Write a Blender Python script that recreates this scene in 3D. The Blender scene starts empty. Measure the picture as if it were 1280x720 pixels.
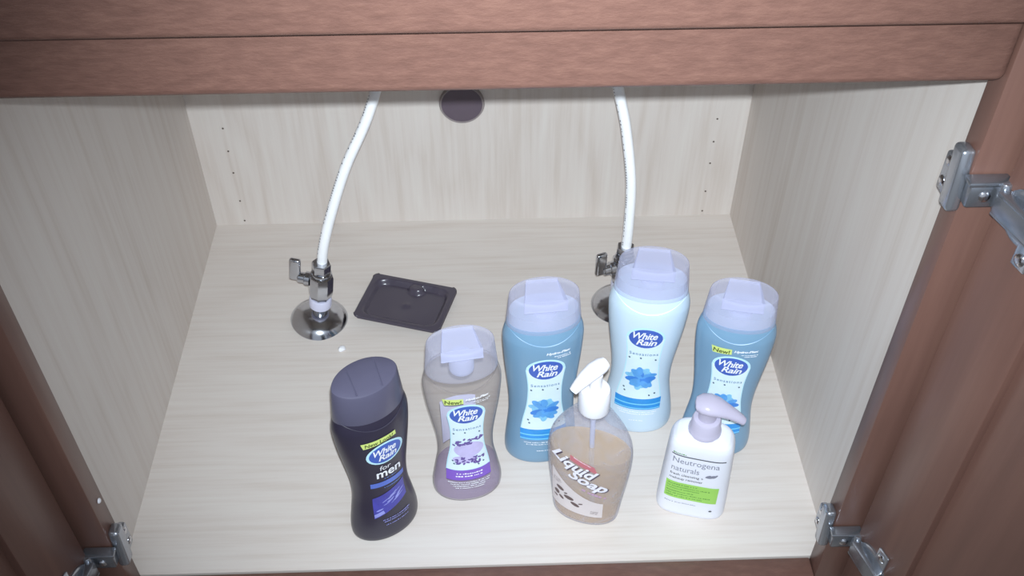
import bpy, bmesh, math, random
from mathutils import Vector, Matrix
random.seed(7)
scene = bpy.context.scene
C = scene.collection
pi = math.pi

# ------------------------------------------------------------------ camera
cam_d = bpy.data.cameras.new('camera')
cam_d.sensor_width = 36.0
cam_d.lens = 36.0 * 1279.5 / 1280.0
cam_d.clip_start = 0.02
cam = bpy.data.objects.new('camera', cam_d)
C.objects.link(cam)
CAM = Vector((0.0157, -0.9499, 0.7989))
PITCH, YAW, ROLL = 0.7665, 0.0308, -0.0016
fw = Vector((math.sin(YAW) * math.cos(PITCH), math.cos(YAW) * math.cos(PITCH), -math.sin(PITCH)))
rt = Vector((math.cos(YAW), -math.sin(YAW), 0))
up = rt.cross(fw)
r2 = rt * math.cos(ROLL) + up * math.sin(ROLL)
u2 = up * math.cos(ROLL) - rt * math.sin(ROLL)
cam.matrix_world = Matrix(((r2.x, u2.x, -fw.x, CAM.x), (r2.y, u2.y, -fw.y, CAM.y),
                           (r2.z, u2.z, -fw.z, CAM.z), (0, 0, 0, 1)))
scene.camera = cam

# ------------------------------------------------------------------ world, lights, exposure
w = bpy.data.worlds.new('world')
scene.world = w
w.use_nodes = True
w.node_tree.nodes['Background'].inputs[0].default_value = (0.80, 0.88, 1.0, 1)
w.node_tree.nodes['Background'].inputs[1].default_value = 0.46

def lamp(name, kind, loc, power, color, **kw):
    d = bpy.data.lights.new(name, kind)
    d.energy = power
    d.color = color
    for k, v in kw.items():
        setattr(d, k, v)
    o = bpy.data.objects.new(name, d)
    o.location = loc
    C.objects.link(o)
    return o
# the phone's LED flash: a soft-edged beam just above the lens
flash = lamp('camera_flash_offscreen', 'SPOT', CAM + u2 * 0.0135 + r2 * 0.003, 43.0, (0.84, 0.93, 1.0), shadow_soft_size=0.004,
             spot_size=math.radians(72), spot_blend=1.0)
flash.rotation_euler = (fw + r2 * 0.065 - u2 * 0.005).to_track_quat('-Z', 'Y').to_euler()

vs = scene.view_settings
vs.view_transform = 'Standard'
vs.look = 'None'
vs.exposure = 0.17
vs.gamma = 1.0
vs.use_curve_mapping = False

# ------------------------------------------------------------------ materials
def srgb(r, g, b):
    f = lambda c: (c / 255) / 12.92 if c / 255 <= 0.04045 else ((c / 255 + 0.055) / 1.055) ** 2.4
    return (f(r), f(g), f(b), 1)

def new_mat(name):
    m = bpy.data.materials.new(name)
    m.use_nodes = True
    nt = m.node_tree
    return m, nt, nt.nodes['Principled BSDF']

def plain(name, col, rough=0.45, metal=0.0, spec=0.5, coat=0.0, sss=0.0, noise=0.06, nscale=60):
    """solid colour with a faint procedural mottling"""
    m, nt, p = new_mat(name)
    tc = nt.nodes.new('ShaderNodeTexCoord')
    n = nt.nodes.new('ShaderNodeTexNoise')
    n.inputs['Scale'].default_value = nscale
    n.inputs['Detail'].default_value = 3
    nt.links.new(tc.outputs['Object'], n.inputs['Vector'])
    mx = nt.nodes.new('ShaderNodeMix')
    mx.data_type = 'RGBA'
    mx.inputs[6].default_value = tuple(c * (1 - noise) for c in col[:3]) + (1,)
    mx.inputs[7].default_value = tuple(min(1, c * (1 + noise)) for c in col[:3]) + (1,)
    nt.links.new(n.outputs['Fac'], mx.inputs[0])
    nt.links.new(mx.outputs[2], p.inputs['Base Color'])
    p.inputs['Roughness'].default_value = rough
    p.inputs['Metallic'].default_value = metal
    p.inputs['Specular IOR Level'].default_value = spec
    p.inputs['Coat Weight'].default_value = coat
    p.inputs['Coat Roughness'].default_value = 0.15
    if sss:
        p.inputs['Subsurface Weight'].default_value = sss
        p.inputs['Subsurface Radius'].default_value = (0.01, 0.01, 0.01)
        p.inputs['Subsurface Scale'].default_value = 0.6
    return m

def thin_plastic(name, tint, body, alpha, rough=0.12, spec=0.5, edge=0.35, noise=0.0, pw=1.0):
    """thin clear or frosted plastic: straight-through light tinted by `tint`, plus a milky/glossy share"""
    m, nt, p = new_mat(name)
    p.inputs['Base Color'].default_value = body
    p.inputs['Roughness'].default_value = rough
    p.inputs['Specular IOR Level'].default_value = spec
    tr = nt.nodes.new('ShaderNodeBsdfTransparent')
    tr.inputs[0].default_value = tint
    lw = nt.nodes.new('ShaderNodeLayerWeight')
    lw.inputs[0].default_value = 0.35
    mul = nt.nodes.new('ShaderNodeMath')
    mul.operation = 'MULTIPLY_ADD'
    mul.inputs[1].default_value = edge
    mul.inputs[2].default_value = alpha
    mul.use_clamp = True
    pwn = nt.nodes.new('ShaderNodeMath')
    pwn.operation = 'POWER'
    pwn.inputs[1].default_value = pw
    nt.links.new(lw.outputs['Facing'], pwn.inputs[0])
    nt.links.new(pwn.outputs[0], mul.inputs[0])
    src = mul.outputs[0]
    if noise:
        tc = nt.nodes.new('ShaderNodeTexCoord')
        n = nt.nodes.new('ShaderNodeTexNoise')
        n.inputs['Scale'].default_value = 55
        n.inputs['Detail'].default_value = 5
        n.inputs['Distortion'].default_value = 1.5
        nt.links.new(tc.outputs['Object'], n.inputs['Vector'])
        rmp = nt.nodes.new('ShaderNodeMapRange')
        rmp.inputs[1].default_value = 0.45
        rmp.inputs[2].default_value = 0.75
        rmp.inputs[3].default_value = 0.0
        rmp.inputs[4].default_value = noise
        nt.links.new(n.outputs['Fac'], rmp.inputs[0])
        ad = nt.nodes.new('ShaderNodeMath')
        ad.operation = 'ADD'
        ad.use_clamp = True
        nt.links.new(src, ad.inputs[0])
        nt.links.new(rmp.outputs[0], ad.inputs[1])
        src = ad.outputs[0]
        b = nt.nodes.new('ShaderNodeBump')
        b.inputs['Strength'].default_value = 0.5
        b.inputs['Distance'].default_value = 0.002
        nt.links.new(n.outputs['Fac'], b.inputs['Height'])
        nt.links.new(b.outputs[0], p.inputs['Normal'])
    ms = nt.nodes.new('ShaderNodeMixShader')
    nt.links.new(src, ms.inputs[0])
    nt.links.new(tr.outputs[0], ms.inputs[1])
    nt.links.new(p.outputs[0], ms.inputs[2])
    nt.links.new(ms.outputs[0], nt.nodes['Material Output'].inputs[0])
    return m

def wood(name, c1, c2, c3, grain, rough=0.5, stretch=28, coat=0.0, figure=0.35, bump=0.05, nscale=2.6, spec=0.4):
    """grain: axis letter along which the fibres run"""
    m, nt, p = new_mat(name)
    tc = nt.nodes.new('ShaderNodeTexCoord')
    mp = nt.nodes.new('ShaderNodeMapping')
    sc = {'X': (1, stretch, stretch), 'Y': (stretch, 1, stretch), 'Z': (stretch, stretch, 1)}[grain]
    mp.inputs['Scale'].default_value = sc
    nt.links.new(tc.outputs['Object'], mp.inputs['Vector'])
    n1 = nt.nodes.new('ShaderNodeTexNoise')
    n1.inputs['Scale'].default_value = nscale
    n1.inputs['Detail'].default_value = 8
    n1.inputs['Roughness'].default_value = 0.65
    nt.links.new(mp.outputs[0], n1.inputs['Vector'])
    # broad cathedral figure
    mp2 = nt.nodes.new('ShaderNodeMapping')
    sc2 = {'X': (1.6, 9, 9), 'Y': (9, 1.6, 9), 'Z': (9, 9, 1.6)}[grain]
    mp2.inputs['Scale'].default_value = sc2
    nt.links.new(tc.outputs['Object'], mp2.inputs['Vector'])
    n2 = nt.nodes.new('ShaderNodeTexNoise')
    n2.inputs['Scale'].default_value = 1.0
    n2.inputs['Detail'].default_value = 2
    nt.links.new(mp2.outputs[0], n2.inputs['Vector'])
    mu = nt.nodes.new('ShaderNodeMath')
    mu.operation = 'MULTIPLY'
    mu.inputs[1].default_value = 14
    nt.links.new(n2.outputs['Fac'], mu.inputs[0])
    fr = nt.nodes.new('ShaderNodeMath')
    fr.operation = 'PINGPONG'
    fr.inputs[1].default_value = 1.0
    nt.links.new(mu.outputs[0], fr.inputs[0])
    mixf = nt.nodes.new('ShaderNodeMix')
    mixf.inputs[0].default_value = figure
    nt.links.new(n1.outputs['Fac'], mixf.inputs[2])
    nt.links.new(fr.outputs[0], mixf.inputs[3])
    rp = nt.nodes.new('ShaderNodeValToRGB')
    e = rp.color_ramp.elements
    e[0].position, e[0].color = 0.22, c1
    e[1].position, e[1].color = 0.80, c3
    k = e.new(0.5)
    k.color = c2
    nt.links.new(mixf.outputs[0], rp.inputs[0])
    nt.links.new(rp.outputs[0], p.inputs['Base Color'])
    p.inputs['Roughness'].default_value = rough
    p.inputs['Coat Weight'].default_value = coat
    p.inputs['Coat Roughness'].default_value = 0.25
    p.inputs['Specular IOR Level'].default_value = spec
    b = nt.nodes.new('ShaderNodeBump')
    b.inputs['Strength'].default_value = bump
    b.inputs['Distance'].default_value = 0.002
    nt.links.new(n1.outputs['Fac'], b.inputs['Height'])
    nt.links.new(b.outputs[0], p.inputs['Normal'])
    return m

MP = (srgb(200, 188, 178), srgb(213, 204, 197), srgb(219, 213, 206))
M_FLOOR = wood('maple_laminate_floor', *MP, 'X', rough=0.5, stretch=26, figure=0.10, nscale=7)
M_BACK = wood('maple_laminate_back', *MP, 'Z', rough=0.55, stretch=24, figure=0.20, nscale=6)
M_SIDE = wood('maple_laminate_side', *MP, 'Z', rough=0.55, stretch=40, figure=0.10)
CH = (srgb(92, 66, 58), srgb(104, 75, 66), srgb(118, 87, 76))
M_CHERRY_X = wood('cherry_stain_across', *CH, 'X', rough=0.42, stretch=3, coat=0.25, figure=0.05, bump=0.35, nscale=70)
M_CHERRY_Z = wood('cherry_stain_upright', *CH, 'Z', rough=0.42, stretch=20, coat=0.25, figure=0.1, bump=0.1)
M_STONE = plain('countertop_stone', srgb(214, 208, 198), 0.3, noise=0.12, nscale=25)
M_CHROME = plain('chrome', srgb(196, 198, 204), 0.16, metal=1.0)
M_NICKEL = plain('hinge_nickel', srgb(176, 180, 188), 0.22, metal=0.85)
M_NICKEL_D = plain('hinge_steel_dark', srgb(150, 154, 162), 0.25, metal=0.85)
M_SCREW = plain('screw_steel', srgb(214, 214, 218), 0.18, metal=1.0)
M_WHITE = plain('white_plastic', srgb(240, 240, 246), 0.35)
M_HOSE = plain('white_hose', srgb(248, 249, 252), 0.4)
M_INK = plain('grey_print', srgb(70, 76, 90), 0.6)
M_FERRULE = plain('milky_ferrule', srgb(206, 206, 226), 0.4, sss=0.2)
M_DRAIN = plain('dark_pipe_plastic', srgb(98, 86, 96), 0.4)
M_DRAIN_R = plain('pipe_rim', srgb(150, 140, 140), 0.35)
M_TRAY = plain('black_tray_plastic', srgb(74, 68, 80), 0.28, spec=0.6)
M_CRUMB = plain('white_crumb', srgb(236, 236, 240), 0.8)
M_DOT = plain('brown_dot', srgb(96, 86, 78), 0.8)

# ------------------------------------------------------------------ mesh helpers
def link(name, bm, mat, parent=None, smooth=False, loc=None, rot=None):
    me = bpy.data.meshes.new(name)
    bmesh.ops.recalc_face_normals(bm, faces=bm.faces[:])
    bm.to_mesh(me)
    bm.free()
    me.materials.append(mat)
    if smooth:
        for p in me.polygons:
            p.use_smooth = True
        try:
            me.set_sharp_from_angle(angle=math.radians(38))
        except Exception:
            pass
    o = bpy.data.objects.new(name, me)
    C.objects.link(o)
    if parent:
        o.parent = parent
    if loc:
        o.location = loc
    if rot:
        o.rotation_euler = rot
    return o

def thing(name, label, cat, loc=(0, 0, 0), rz=0.0, group=None, rot=None):
    o = bpy.data.objects.new(name, None)
    o.empty_display_size = 0.02
    C.objects.link(o)
    o.location = loc
    o.rotation_euler = rot if rot else (0, 0, rz)
    o['label'] = label
    o['category'] = cat
    if group:
        o['group'] = group
    return o

def box(bm, x0, x1, y0, y1, z0, z1, bev=0.0, seg=2, mat=None):
    ret = bmesh.ops.create_cube(bm, size=1.0)
    vs_ = ret['verts']
    for v in vs_:
        v.co = Vector(((x0 + x1) / 2 + v.co.x * (x1 - x0), (y0 + y1) / 2 + v.co.y * (y1 - y0), (z0 + z1) / 2 + v.co.z * (z1 - z0)))
    if bev:
        es = list({e for v in vs_ for e in v.link_edges})
        r = bmesh.ops.bevel(bm, geom=es, offset=bev, segments=seg, profile=0.5, affect='EDGES')
        vs_ = list({v for f in r['faces'] for v in f.verts} | {v for v in vs_ if v.is_valid})
    if mat is not None:
        bmesh.ops.transform(bm, matrix=mat, verts=vs_)
    return vs_

def boxo(name, mat, parent, dims, bev=0.0, seg=2, M=None):
    bm = bmesh.new()
    box(bm, *dims, bev, seg, M)
    return link(name, bm, mat, parent, smooth=bev > 0)

def ring_loft(bm, rings, cap0=True, cap1=True, closed=True):
    vr = [[bm.verts.new(p) for p in r] for r in rings]
    n = len(vr[0])
    for a, b in zip(vr, vr[1:]):
        for i in range(n if closed else n - 1):
            j = (i + 1) % n
            bm.faces.new((a[i], a[j], b[j], b[i]))
    if cap0:
        bm.faces.new(vr[0][::-1])
    if cap1:
        bm.faces.new(vr[-1])
    return vr

def lathe(bm, prof, n=32, M=None, cap0=True, cap1=True):
    rings = []
    for r, z in prof:
        rings.append([Vector((r * math.cos(2 * pi * i / n), r * math.sin(2 * pi * i / n), z)) for i in range(n)])
    if M is not None:
        rings = [[M @ p for p in r] for r in rings]
    return ring_loft(bm, rings, cap0, cap1)

def tube(bm, pts, rad, n=14, cap=True):
    """pts: list of Vector; rad: number or list"""
    pts = [Vector(p) for p in pts]
    rings = []
    t0 = (pts[1] - pts[0]).normalized()
    ref = Vector((0, 0, 1)) if abs(t0.z) < 0.9 else Vector((1, 0, 0))
    a = t0.cross(ref).normalized()
    for i, p in enumerate(pts):
        t = (pts[min(i + 1, len(pts) - 1)] - pts[max(i - 1, 0)]).normalized()
        a = (a - t * a.dot(t)).normalized()
        b = t.cross(a)
        r = rad[i] if isinstance(rad, (list, tuple)) else rad
        if isinstance(r, (list, tuple)):
            ra, rb = r
        else:
            ra = rb = r
        rings.append([p + a * ra * math.cos(2 * pi * k / n) + b * rb * math.sin(2 * pi * k / n) for k in range(n)])
    ring_loft(bm, rings, cap, cap)

def spline(pts, n):
    """Catmull-Rom through pts"""
    pts = [Vector(p) for p in pts]
    P = [pts[0] * 2 - pts[1]] + pts + [pts[-1] * 2 - pts[-2]]
    out = []
    for i in range(1, len(P) - 2):
        for k in range(n):
            t = k / n
            p0, p1, p2, p3 = P[i - 1:i + 3]
            out.append(0.5 * ((2 * p1) + (p2 - p0) * t + (2 * p0 - 5 * p1 + 4 * p2 - p3) * t * t + (3 * p1 - p0 - 3 * p2 + p3) * t ** 3))
    out.append(pts[-1])
    return out

def lerp_tab(tab, z, k=1):
    """smooth (Hermite) lookup in a table of (z, v...)"""
    if z <= tab[0][0]:
        return tab[0][k]
    for i in range(len(tab) - 1):
        if z <= tab[i + 1][0]:
            z0, z1 = tab[i][0], tab[i + 1][0]
            v0, v1 = tab[i][k], tab[i + 1][k]
            def slope(j):
                if j <= 0 or j >= len(tab) - 1:
                    return 0.0 if len(tab) < 3 else ((tab[min(j + 1, len(tab) - 1)][k] - tab[max(j - 1, 0)][k]) / (tab[min(j + 1, len(tab) - 1)][0] - tab[max(j - 1, 0)][0]))
                return (tab[j + 1][k] - tab[j - 1][k]) / (tab[j + 1][0] - tab[j - 1][0])
            h = z1 - z0
            t = (z - z0) / h
            m0, m1 = slope(i) * h, slope(i + 1) * h
            return (2 * t ** 3 - 3 * t * t + 1) * v0 + (t ** 3 - 2 * t * t + t) * m0 + (-2 * t ** 3 + 3 * t * t) * v1 + (t ** 3 - t * t) * m1
    return tab[-1][k]

# ------------------------------------------------------------------ the bathroom floor under the cabinet
fl = boxo('floor', plain('vinyl_floor', srgb(140, 130, 120), 0.5, noise=0.12, nscale=8), None, (-1.4, 1.4, -2.2, 0.012, -0.15, -0.10))
fl['kind'] = 'structure'

# ------------------------------------------------------------------ the vanity cabinet
cab = thing('vanity_cabinet', 'dark cherry bathroom vanity cabinet with pale maple interior and both doors open', 'cabinet')
HX = 0.31          # inner face of the side panels
SX = 0.2932        # inner face of the stiles
YB, YF = -0.4714, -0.4904
bottom = boxo('bottom_panel', M_FLOOR, cab, (-HX - 0.012, HX + 0.012, YB + 0.0010, 0.012, -0.014, 0.0))
back = boxo('back_panel', M_BACK, cab, (-HX - 0.012, HX + 0.012, 0.0, 0.010, 0.0, 0.68))
boxo('side_panel', M_SIDE, cab, (-HX - 0.014, -HX, YB, 0.0, 0.0, 0.68))
boxo('side_panel', M_SIDE, cab, (HX, HX + 0.014, YB, 0.0, 0.0, 0.68))
for s in (-1, 1):
    boxo('face_frame_stile', M_CHERRY_Z, cab, (min(s * SX, s * (SX + 0.046)), max(s * SX, s * (SX + 0.046)), YF, YB, -0.10, 0.68), 0.0012)
boxo('top_rail', M_CHERRY_X, cab, (-SX, SX, YF, YB, 0.4985, 0.68), 0.006, 4)
boxo('bottom_rail', M_CHERRY_X, cab, (-SX, SX, YF, YB, -0.060, -0.0006), 0.0015)
boxo('toe_kick', M_CHERRY_X, cab, (-SX, SX, -0.42, -0.41, -0.10, -0.014))
boxo('false_drawer_front', M_CHERRY_X, cab, (-0.313, 0.313, -0.5090, YF - 0.0004, 0.5440, 0.672), 0.004, 3)
boxo('countertop', M_STONE, cab, (-0.355, 0.355, -0.525, 0.012, 0.68, 0.712), 0.004)
# small raised brown dots on the back panel
for s in (-1, 1):
    for z in (0.1396, 0.1085, 0.0779, 0.0365, 0.0064):
        bm = bmesh.new()
        lathe(bm, [(0.0011, 0), (0.0011, 0.0006), (0.0006, 0.0008)], 10, Matrix.Translation((s * 0.2755, 0.0002, z)) @ Matrix.Rotation(pi / 2, 4, 'X'))
        link('raised_dot', bm, M_DOT, back)
# bumper dot on the left stile
bm = bmesh.new()
lathe(bm, [(0.0022, 0), (0.0022, 0.0008), (0.0012, 0.0016)], 14, Matrix.Translation((-SX + 0.0006, -0.480, 0.1262)) @ Matrix.Rotation(pi / 2, 4, 'Y'))
link('bumper_dot', bm, M_WHITE, cab, True)

def door(s, ang):
    """s = -1 left, +1 right; local +x runs away from the hinge edge, +y is the outer side"""
    d = thing('door', '', '', (s * 0.3115, -0.4975, 0.0))
    del d['label'], d['category']
    d.parent = cab
    a = math.radians(ang)
    ex = Vector((s * math.sin(a), -math.cos(a), 0))
    ey = Vector((s * math.cos(a), math.sin(a), 0))
    ML = Matrix(((ex.x, ey.x, 0, s * 0.3115), (ex.y, ey.y, 0, -0.4975), (0, 0, 1, 0), (0, 0, 0, 1)))
    d.matrix_local = ML
    Wd, z0, z1, sw = 0.312, -0.022, 0.522, 0.0555
    boxo('door_stile', M_CHERRY_Z, d, (0, sw, 0, 0.019, z0, z1), 0.0015)
    boxo('door_stile', M_CHERRY_Z, d, (Wd - sw, Wd, 0, 0.019, z0, z1), 0.0015)
    boxo('door_rail', M_CHERRY_X, d, (sw, Wd - sw, 0, 0.019, z0, z0 + sw), 0.0015)
    boxo('door_rail', M_CHERRY_X, d, (sw, Wd - sw, 0, 0.019, z1 - sw, z1), 0.0015)
    boxo('door_panel', M_CHERRY_Z, d, (sw - 0.005, Wd - sw + 0.005, 0.007, 0.013, z0 + sw - 0.005, z1 - sw + 0.005))
    return d, ML
doors = {-1: door(-1, 11.0), 1: door(1, 16.0)}

def screw_head(bm, M, r=0.0032):
    lathe(bm, [(r, 0), (r, 0.0008), (r * 0.75, 0.0016), (r * 0.3, 0.0018)], 12, M)

def hinge(s, zc):
    h = bpy.data.objects.new('hinge', None)
    h.empty_display_size = 0.01
    C.objects.link(h)
    h.parent = cab
    S = Matrix.Diagonal((s, 1, 1, 1))
    T = lambda x, y, z: S @ Matrix.Translation((x, y, zc + z))
    # mounting plate clasping the stile's inner edge: thick rounded bar leaning back, plus screw boss
    bm = bmesh.new()
    box(bm, -0.0085, 0.0005, -0.0065, 0.0065, -0.021, 0.021, 0.003, 3, T(SX, YF + 0.006, 0) @ Matrix.Rotation(math.radians(-6), 4, 'X'))
    box(bm, -0.0060, 0.0005, -0.002, 0.010, -0.017, 0.010, 0.002, 2, T(SX, YF + 0.013, -0.002))
    link('mounting_plate', bm, M_NICKEL, h, True)
    for (dy, dz) in ((0.016, 0.004), (0.017, -0.011)):
        bm = bmesh.new()
        screw_head(bm, T(SX - 0.0055, YF + dy, dz) @ Matrix.Rotation(-pi / 2, 4, 'Y'), 0.0034)
        link('screw', bm, M_SCREW, h, True)
    # arm crossing the front of the stile
    bm = bmesh.new()
    box(bm, -0.004, 0.0215, -0.0095, 0.0, 0.004, 0.0075, 0.0012, 2, T(SX, YF - 0.0006, 0))
    box(bm, -0.002, 0.0180, -0.0085, 0.0, -0.0115, 0.004, 0.0018, 2, T(SX, YF - 0.0006, 0))
    link('hinge_arm', bm, M_NICKEL_D, h, True)
    bm = bmesh.new()
    screw_head(bm, T(SX + 0.0075, YF - 0.0090, -0.003) @ Matrix.Rotation(pi / 2, 4, 'X'), 0.0036)
    link('screw', bm, M_SCREW, h, True)
    # knuckle pin
    bm = bmesh.new()
    lathe(bm, [(0.0028, -0.010), (0.0034, -0.009), (0.0034, 0.009), (0.0028, 0.010)], 14, T(SX + 0.0175, YF - 0.0095, -0.003))
    link('knuckle_pin', bm, M_NICKEL, h, True)
    # cup arm and wing plate on the door face (door-local axes)
    d, ML = doors[s]
    D = ML @ Matrix.Translation((0, 0, zc - 0.004))
    bm = bmesh.new()
    box(bm, 0.004, 0.040, -0.0085, -0.0055, -0.0075, 0.0075, 0.0012, 2, D)
    box(bm, 0.004, 0.038, -0.0085, 0.0, -0.0085, -0.0055, 0.001, 2, D)
    box(bm, 0.004, 0.038, -0.0085, 0.0, 0.0055, 0.0085, 0.001, 2, D)
    link('cup_arm', bm, M_NICKEL_D, h, True)
    bm = bmesh.new()
    lathe(bm, [(0.0175, -0.0002), (0.0175, 0.0016), (0.0160, 0.0022), (0.0140, 0.0022), (0.0135, 0.0010)], 28, D @ Matrix.Translation((0.0225, 0, 0)) @ Matrix.Rotation(pi / 2, 4, 'X'))
    link('hinge_cup', bm, M_NICKEL, h, True)
    bm = bmesh.new()
    box(bm, 0.0255, 0.0375, -0.0024, 0.0, -0.029, 0.029, 0.001, 2, D)
    link('wing_plate', bm, M_NICKEL, h, True)
    for dz in (-0.0225, 0.0225):
        bm = bmesh.new()
        screw_head(bm, D @ Matrix.Translation((0.0315, -0.0022, dz)) @ Matrix.Rotation(pi / 2, 4, 'X'), 0.004)
        link('screw', bm, M_SCREW, h, True)
    return h
for s in (-1, 1):
    for zc in (0.071, 0.432):
        hinge(s, zc)

# ------------------------------------------------------------------ plumbing
def valve(label, loc, rot):
    """shut-off stop standing on the cabinet floor; handle to the left"""
    v = thing('shutoff_valve', label, 'valve', loc, rot=rot, group='shut-off valves under the sink')
    bm = bmesh.new()
    lathe(bm, [(0.0312, 0.0), (0.0315, 0.0012), (0.0300, 0.0042), (0.0262, 0.0085), (0.0200, 0.0120), (0.0135, 0.0140), (0.0098, 0.0146), (0.0088, 0.0146)], 48)
    link('floor_flange', bm, M_CHROME, v, True)
    bm = bmesh.new()
    lathe(bm, [(0.0080, 0.0), (0.0080, 0.034)], 24)
    link('pipe_stub', bm, M_CHROME, v, True)
    bm = bmesh.new()
    lathe(bm, [(0.0110, 0.0235), (0.0118, 0.0245), (0.0118, 0.0350), (0.0108, 0.0365)], 28)
    link('ferrule', bm, M_FERRULE, v, True)
    bm = bmesh.new()
    lathe(bm, [(0.0080, 0.0360), (0.0110, 0.0375), (0.0128, 0.0430), (0.0132, 0.0500), (0.0132, 0.0660), (0.0125, 0.0690), (0.0100, 0.0705)], 8)
    lathe(bm, [(0.0100, 0.0700), (0.0104, 0.0712), (0.0104, 0.0730), (0.0090, 0.0740)], 20)
    link('valve_body', bm, M_CHROME, v, True)
    bm = bmesh.new()
    lathe(bm, [(0.0092, 0.0740), (0.0100, 0.0750), (0.0100, 0.0850), (0.0092, 0.0865), (0.0060, 0.0866)], 6)
    link('compression_nut', bm, M_CHROME, v, True)
    st = bmesh.new()
    lathe(st, [(0.0075, 0.0), (0.0075, 0.0050), (0.0058, 0.0060), (0.0058, 0.0120), (0.0045, 0.0130)], 16, Matrix.Translation((-0.0115, 0, 0.060)) @ Matrix.Rotation(-pi / 2, 4, 'Y'))
    stem = link('valve_stem', st, M_CHROME, v, True)
    bm = bmesh.new()
    box(bm, -0.0335, -0.0215, -0.0030, 0.0030, 0.0560, 0.0850, 0.0026, 3)
    link('lever_handle', bm, M_CHROME, stem, True)
    return v
valve('chrome shut-off valve on domed floor flange beside the black plastic tray', (-0.1695, -0.1635, 0.0), (0, math.radians(8.5), math.radians(-8)))
valve('chrome shut-off valve on domed floor flange mostly hidden behind the white bottle', (0.159, -0.1515, 0.0), (0, math.radians(0.5), math.radians(20)))

def hose(label, pts):
    h = thing('supply_hose', label, 'hose', (0, 0, 0), group='white supply hoses under the sink')
    h.location = pts[0]
    o = Vector(pts[0])
    path = spline([Vector(p) - o for p in pts], 10)
    bm = bmesh.new()
    tube(bm, path, 0.0054, 18)
    link('hose_tube', bm, M_HOSE, h, True)
    # printed line of tiny characters along the hose
    bm = bmesh.new()
    rnd = random.Random(3)
    L = 0
    for a, b in zip(path[2:-1], path[3:]):
        t = (b - a)
        n = max(1, int(t.length / 0.0024))
        tn = t.normalized()
        side = Vector((-0.86, -0.5, 0))
        side = (side - tn * side.dot(tn)).normalized()
        bi = tn.cross(side)
        for k in range(n):
            if rnd.random() < 0.35:
                continue
            c = a + t * (k / n) + side * 0.00545
            l, q = 0.0007, 0.0006 * rnd.uniform(0.6, 1.2)
            vs4 = [bm.verts.new(c + tn * sx * l + bi * sy * q) for sx, sy in ((-1, -1), (1, -1), (1, 1), (-1, 1))]
            bm.faces.new(vs4)
    pr = link('printed_marks', bm, M_INK, h)
    pr['kind'] = 'stuff'
    return h
hose('white supply hose rising from the valve beside the black tray', [(-0.1570, -0.1635, 0.082), (-0.1525, -0.162, 0.105), (-0.1415, -0.155, 0.140), (-0.1220, -0.142, 0.190), (-0.0905, -0.122, 0.254), (-0.062, -0.10, 0.36), (-0.055, -0.09, 0.50)])
hose('white supply hose rising from the valve behind the white bottle', [(0.1600, -0.1515, 0.082), (0.1612, -0.147, 0.110), (0.1610, -0.136, 0.160), (0.1535, -0.120, 0.215), (0.1440, -0.110, 0.255), (0.120, -0.10, 0.36), (0.105, -0.09, 0.50)])

dr = thing('drain_pipe', 'dark round drain pipe end set in the pale back panel', 'pipe', (-0.0097, 0.0, 0.167))
R90 = Matrix.Rotation(pi / 2, 4, 'X')
bm = bmesh.new()
lathe(bm, [(0.0215, -0.004), (0.0245, -0.002), (0.0250, 0.0015), (0.0238, 0.0040), (0.0226, 0.0042), (0.0222, 0.003)], 48, R90, cap0=True, cap1=False)
link('rim', bm, M_DRAIN_R, dr, True)
bm = bmesh.new()
lathe(bm, [(0.0224, -0.003), (0.0224, 0.0028), (0.0120, 0.0034), (0.0005, 0.0036)], 40, R90)
link('end_plug', bm, M_DRAIN, dr, True)

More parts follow.
